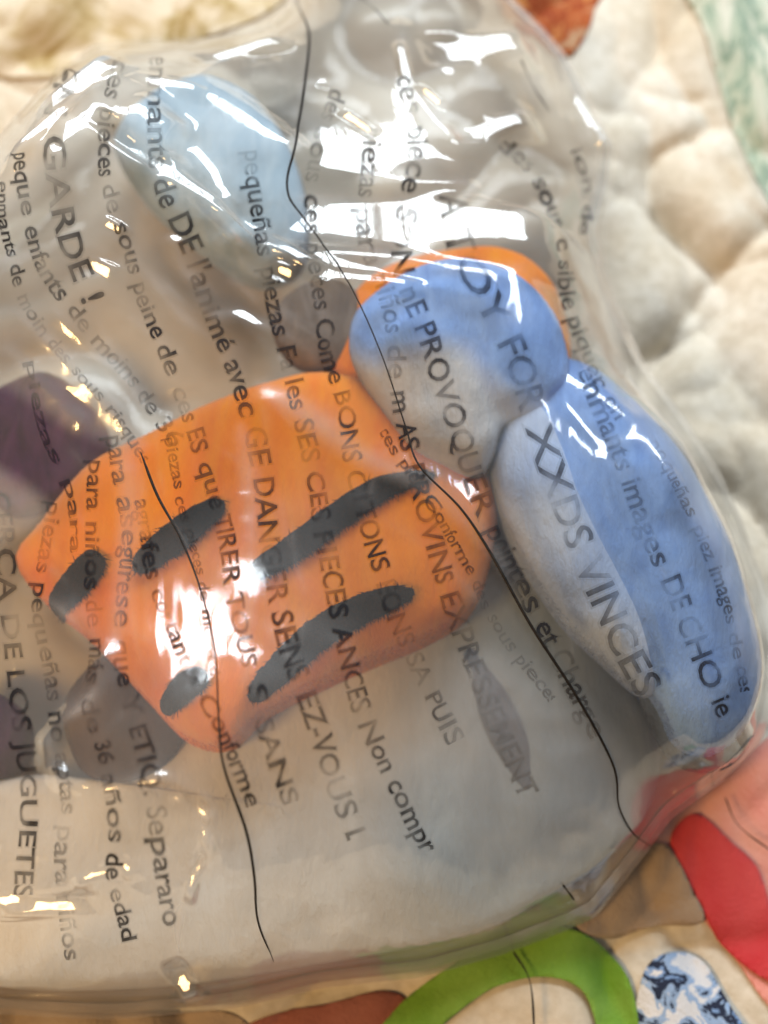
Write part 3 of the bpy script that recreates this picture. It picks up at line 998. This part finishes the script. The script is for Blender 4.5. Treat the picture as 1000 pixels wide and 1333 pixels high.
# sealed rim: a narrow double strip along the outline
nxt = np.roll(outline, -1, 0) - np.roll(outline, 1, 0)
nxt /= np.linalg.norm(nxt, axis=1)[:, None]
nrm = np.stack([-nxt[:, 1], nxt[:, 0]], 1)
if ((outline + nrm * 0.001 - outline.mean(0)) ** 2).sum() < ((outline - outline.mean(0)) ** 2).sum():
    nrm = -nrm
V, n = [], len(outline)
for k_, (off, up) in enumerate([(-0.0026, 0.0006), (-0.0008, 0.0013), (0.0010, 0.0004), (0.0015, -0.0006)]):
    p = outline + nrm * off
    z = film(outline[:, 0], outline[:, 1]) if off > 0 else film(p[:, 0], p[:, 1])
    V.append(np.stack([p[:, 0], p[:, 1], z + up + 0.0004 * vnoise(p[:, 0], p[:, 1], 180, 66)], 1))
V = np.vstack(V)
ii = np.arange(n)
F = np.vstack([np.stack([r * n + ii, r * n + (ii + 1) % n, (r + 1) * n + (ii + 1) % n, (r + 1) * n + ii], 1) for r in range(3)])
link_np('sealed_edge', V, F, M['film_edge'], bag)

# ------------------------------------------------------------------ printed warnings
PRINT = [  # text, centre line in the frame, letter height px
    ('CERCA DE LOS JUGUETES', [(2, 640), (8, 730), (18, 830), (26, 920), (36, 1030), (33, 1165)], 30),
    ('piezas pequeñas no aptas para niños', [(72, 655), (58, 740), (56, 810), (72, 900), (82, 980), (88, 1060), (82, 1130), (96, 1250)], 27),
    ('para niños de más de 36 años de edad', [(126, 600), (122, 690), (120, 770), (126, 850), (118, 920), (138, 990), (152, 1080), (150, 1140), (168, 1228)], 27),
    ('asegúrese que Y ETIQ. Separaro', [(150, 560), (168, 690), (160, 800), (162, 880), (190, 980), (205, 1060), (212, 1130), (226, 1210)], 31),
    ('des sous risques', [(4, 235), (12, 320), (40, 400), (92, 470), (150, 540), (190, 600)], 22),
    ('enfants de moins de 36', [(26, 195), (36, 260), (56, 345), (108, 415), (160, 475), (200, 530), (235, 580)], 27),
    ('agrafes cortantes Conforme', [(185, 650), (200, 740), (232, 830), (262, 900), (300, 965), (332, 1048)], 27),
    ('EN GARDE !', [(88, 92), (72, 150), (74, 220), (92, 310), (122, 392)], 40),
    ('sous peine de ces ES que TIRER TOUS', [(160, 82), (140, 170), (142, 240), (168, 320), (188, 390), (222, 470), (256, 570), (290, 680), (310, 790), (326, 870)], 28),
    ('S SANS', [(332, 890), (350, 960), (380, 1045)], 30),
    ('DE l\'animé avec GE DANGER SENS EZ-VOUS L', [(208, 75), (206, 160), (214, 240), (252, 330), (282, 420), (318, 510), (340, 610), (352, 720), (372, 830), (408, 930), (432, 1000), (466, 1090)], 34),
    ('Fa les SES CES PIECES ANCES Non compr', [(330, 195), (338, 260), (366, 430), (396, 560), (420, 680), (440, 800), (462, 890), (492, 970), (560, 1108)], 30),
    ('Come BONS CITONS EONS SA PUIS', [(442, 118), (414, 200), (408, 300), (424, 430), (450, 540), (474, 660), (512, 790), (550, 880), (594, 965)], 30),
    ('AS PROVINS EXPRESSEMENT', [(486, 165), (478, 300), (510, 400), (520, 520), (546, 640), (580, 760), (622, 880), (690, 1035)], 33),
    ('SON nE PROVOQUER pointes et Charge', [(530, 96), (545, 200), (520, 330), (560, 450), (596, 560), (622, 640), (664, 730), (712, 820), (784, 960)], 35),
    ('A TOY FOR XXDS VINCES', [(590, 250), (600, 320), (640, 400), (678, 480), (712, 590), (756, 710), (800, 810), (848, 902)], 46),
    ('images DE CHO ie', [(765, 480), (806, 580), (842, 680), (880, 770), (910, 850), (948, 935)], 34),
    ('images de ces', [(852, 575), (888, 640), (920, 710), (952, 800), (972, 900)], 22),
    ('sible piquer en', [(655, 185), (700, 230), (735, 320), (745, 400), (780, 490), (812, 545)], 26),
    ('ces pieces de moins de', [(222, 570), (238, 650), (262, 740), (272, 820), (285, 890)], 19),
    ('Conforme des sous pieces', [(500, 560), (560, 650), (610, 740), (660, 830), (720, 910)], 21),
    ('piezas para', [(40, 470), (60, 560), (92, 640), (100, 720)], 19),
    ('ion de', [(750, 195), (768, 245), (762, 310)], 20),
]


def text_mesh(s, off=0.010):
    cu = bpy.data.curves.new('text', 'FONT')
    cu.body = s
    cu.size = 1.0
    cu.resolution_u = 3
    cu.offset = off
    cu.align_y = 'BOTTOM_BASELINE'
    cu.space_character = 1.0
    cu.space_word = 1.15
    o = bpy.data.objects.new('text', cu)
    sc.collection.objects.link(o)
    dg = bpy.context.evaluated_depsgraph_get()
    me = bpy.data.meshes.new_from_object(o.evaluated_get(dg))
    bpy.data.objects.remove(o)
    bpy.data.curves.remove(cu)
    bm = bmesh.new()
    bm.from_mesh(me)
    for _ in range(2):
        long = [e for e in bm.edges if e.calc_length() > 0.09]
        if long:
            bmesh.ops.subdivide_edges(bm, edges=long, cuts=1)
    bmesh.ops.triangulate(bm, faces=bm.faces[:])
    V = np.array([v.co[:] for v in bm.verts])
    F = np.array([[v.index for v in f.verts] for f in bm.faces])
    bm.free()
    bpy.data.meshes.remove(me)
    return V, F


FILL = ['des sous ces pieces de moins', 'piezas para niños de más', 'ces pieces de moins de', 'para niños de piezas', 'enmants de moins de ces', 'pequeñas piezas de edad']
for k_, (s, pts, hpx) in enumerate(PRINT):
    run = np.linalg.norm(np.diff(np.array(pts, float), axis=0), axis=1).sum()
    if len(s) > 12 and not s.startswith(('A TOY', 'CERCA')) and run > 0.60 * hpx * len(s) * 1.12:
        s = FILL[k_ % len(FILL)][:int((run / (0.60 * hpx) - len(s)))].strip() + ' ' + s
    V, F = text_mesh(s)
    Vh, Fh = text_mesh(s, 0.062)           # ink bled into the film round each letter
    n_core = len(V)
    V, F = np.vstack([V, Vh]), np.vstack([F, Fh + n_core])
    C = catmull(np.array(pts, float), 200)
    T = np.gradient(C, axis=0); T /= np.linalg.norm(T, axis=1)[:, None]
    N = np.stack([-T[:, 1], T[:, 0]], 1) * -1.0      # letter tops point to the right of the page
    umin, umax = V[:n_core, 0].min(), V[:n_core, 0].max()
    sd = len(s) * 3 + int(pts[0][0])
    L_ = umax - umin
    uu = (V[:, 0] - umin)
    z0 = np.zeros_like(uu)
    uu = uu + 0.20 * vnoise(uu, z0, 0.55, sd) + 0.10 * vnoise(uu, z0 + 3.3, 1.1, sd + 1)
    u = np.clip(uu / L_, 0, 1) * 199
    v = (V[:, 1] - 0.34) / 0.70 * hpx * 0.80 * (1 + 0.10 * vnoise(uu, z0 + 7.1, 0.4, sd + 2)) + 3.0 * vnoise(uu, z0 + 1.7, 0.5, sd + 3) + 1.2 * vnoise(uu, V[:, 1], 2.2, sd + 4)
    cx = np.interp(u, np.arange(200), C[:, 0]) + v * np.interp(u, np.arange(200), N[:, 0])
    cy = np.interp(u, np.arange(200), C[:, 1]) + v * np.interp(u, np.arange(200), N[:, 1])
    dx = K * (cx - 500); dv = K * (666.5 - cy)
    D = CF[None, :] + dx[:, None] * np.array((1, 0, 0)) + dv[:, None] * CU[None, :]
    z = np.full(len(cx), 0.035)
    for _ in range(30):
        t = (z - CP[2]) / D[:, 2]
        p = CP + t[:, None] * D
        z = 0.6 * z + 0.4 * film(p[:, 0], p[:, 1])
    t = (z - CP[2]) / D[:, 2]
    p = CP + t[:, None] * D
    p[:, 2] = film(p[:, 0], p[:, 1]) + np.where(np.arange(len(p)) < n_core, 0.00030, 0.00018)
    o = link_np('printed_line', p, F, M['ink'], bag)
    set_attr(o, 'wear', np.clip(0.47 + 0.46 * vnoise(p[:, 0], p[:, 1], 130, 81) + 0.2 * vnoise(p[:, 0], p[:, 1], 420, 82), 0.15, 0.92) * np.where(np.arange(len(p)) < n_core, 1.0, 0.22))

# ------------------------------------------------------------------ loose black threads
TH = [
    ([(385, 3), (402, 40), (398, 100), (386, 180), (374, 246), (400, 290), (440, 345), (468, 395), (500, 470), (528, 555), (546, 606),
      (600, 662), (640, 722), (690, 812), (750, 905), (798, 995), (806, 1050), (826, 1086), (852, 1106)], 1.9, film,
     'longest black thread running from the top of the bag down past the paw'),
    ([(183, 588), (205, 645), (236, 702), (262, 770), (280, 850), (285, 940), (292, 1000), (320, 1080), (331, 1140), (336, 1200), (357, 1252)], 1.7, film,
     'black thread crossing the orange striped body and down the bag'),
    ([(462, -8), (488, 12), (506, 32)], 1.0, film, 'very short thin thread at the top of the bag'),
    ([(678, 76), (694, 112), (716, 146)], 1.0, film, 'short thin thread near the bag corner beside the rust patch'),
    ([(668, 1238), (690, 1278), (696, 1345)], 1.6, quilt_z, 'black thread lying across the lime green ribbon'),
    ([(944, 1038), (962, 1075), (1010, 1112)], 1.1, quilt_z, 'thin black thread lying on the pink and red patches'),
    ([(733, 1152), (748, 1172)], 1.6, film, 'tiny black thread scrap at the lower bag edge'),
]
for pts, r, fld, lab in TH:
    m = max(8, int(len(pts) * 9))
    C2 = catmull(np.array(pts, float), m)
    lift = 0.0012 if fld is film else 0.0048
    C = np.array([on(fld, a, b, lift) for a, b in C2])
    zz = np.convolve(np.r_[C[0, 2], C[0, 2], C[:, 2], C[-1, 2], C[-1, 2]], np.ones(5) / 5, 'valid')
    C[:, 2] = np.maximum(zz, C[:, 2] - 0.0004)
    T = np.gradient(C, axis=0); T /= np.linalg.norm(T, axis=1)[:, None]
    tt = np.linspace(0, 1, m)
    rad = r * 0.0002 * (0.72 + 0.28 * np.sin(tt * 9 + 1.2)) * np.clip(np.minimum(tt, 1 - tt) / 0.06 + 0.35, 0, 1)
    S = np.cross(T, (0, 0, 1)); S /= np.linalg.norm(S, axis=1)[:, None]
    U = np.cross(S, T)
    V = np.vstack([C + (S * math.cos(a) + U * math.sin(a)) * rad[:, None] for a in np.arange(6) * math.pi / 3])
    q = np.arange(m - 1)
    F = np.vstack([np.stack([k * m + q, k * m + q + 1, ((k + 1) % 6) * m + q + 1, ((k + 1) % 6) * m + q], 1) for k in range(6)])
    o = link_np('black_thread', V, F, M['thread'])
    tag(o, lab, 'thread', 'loose black threads')
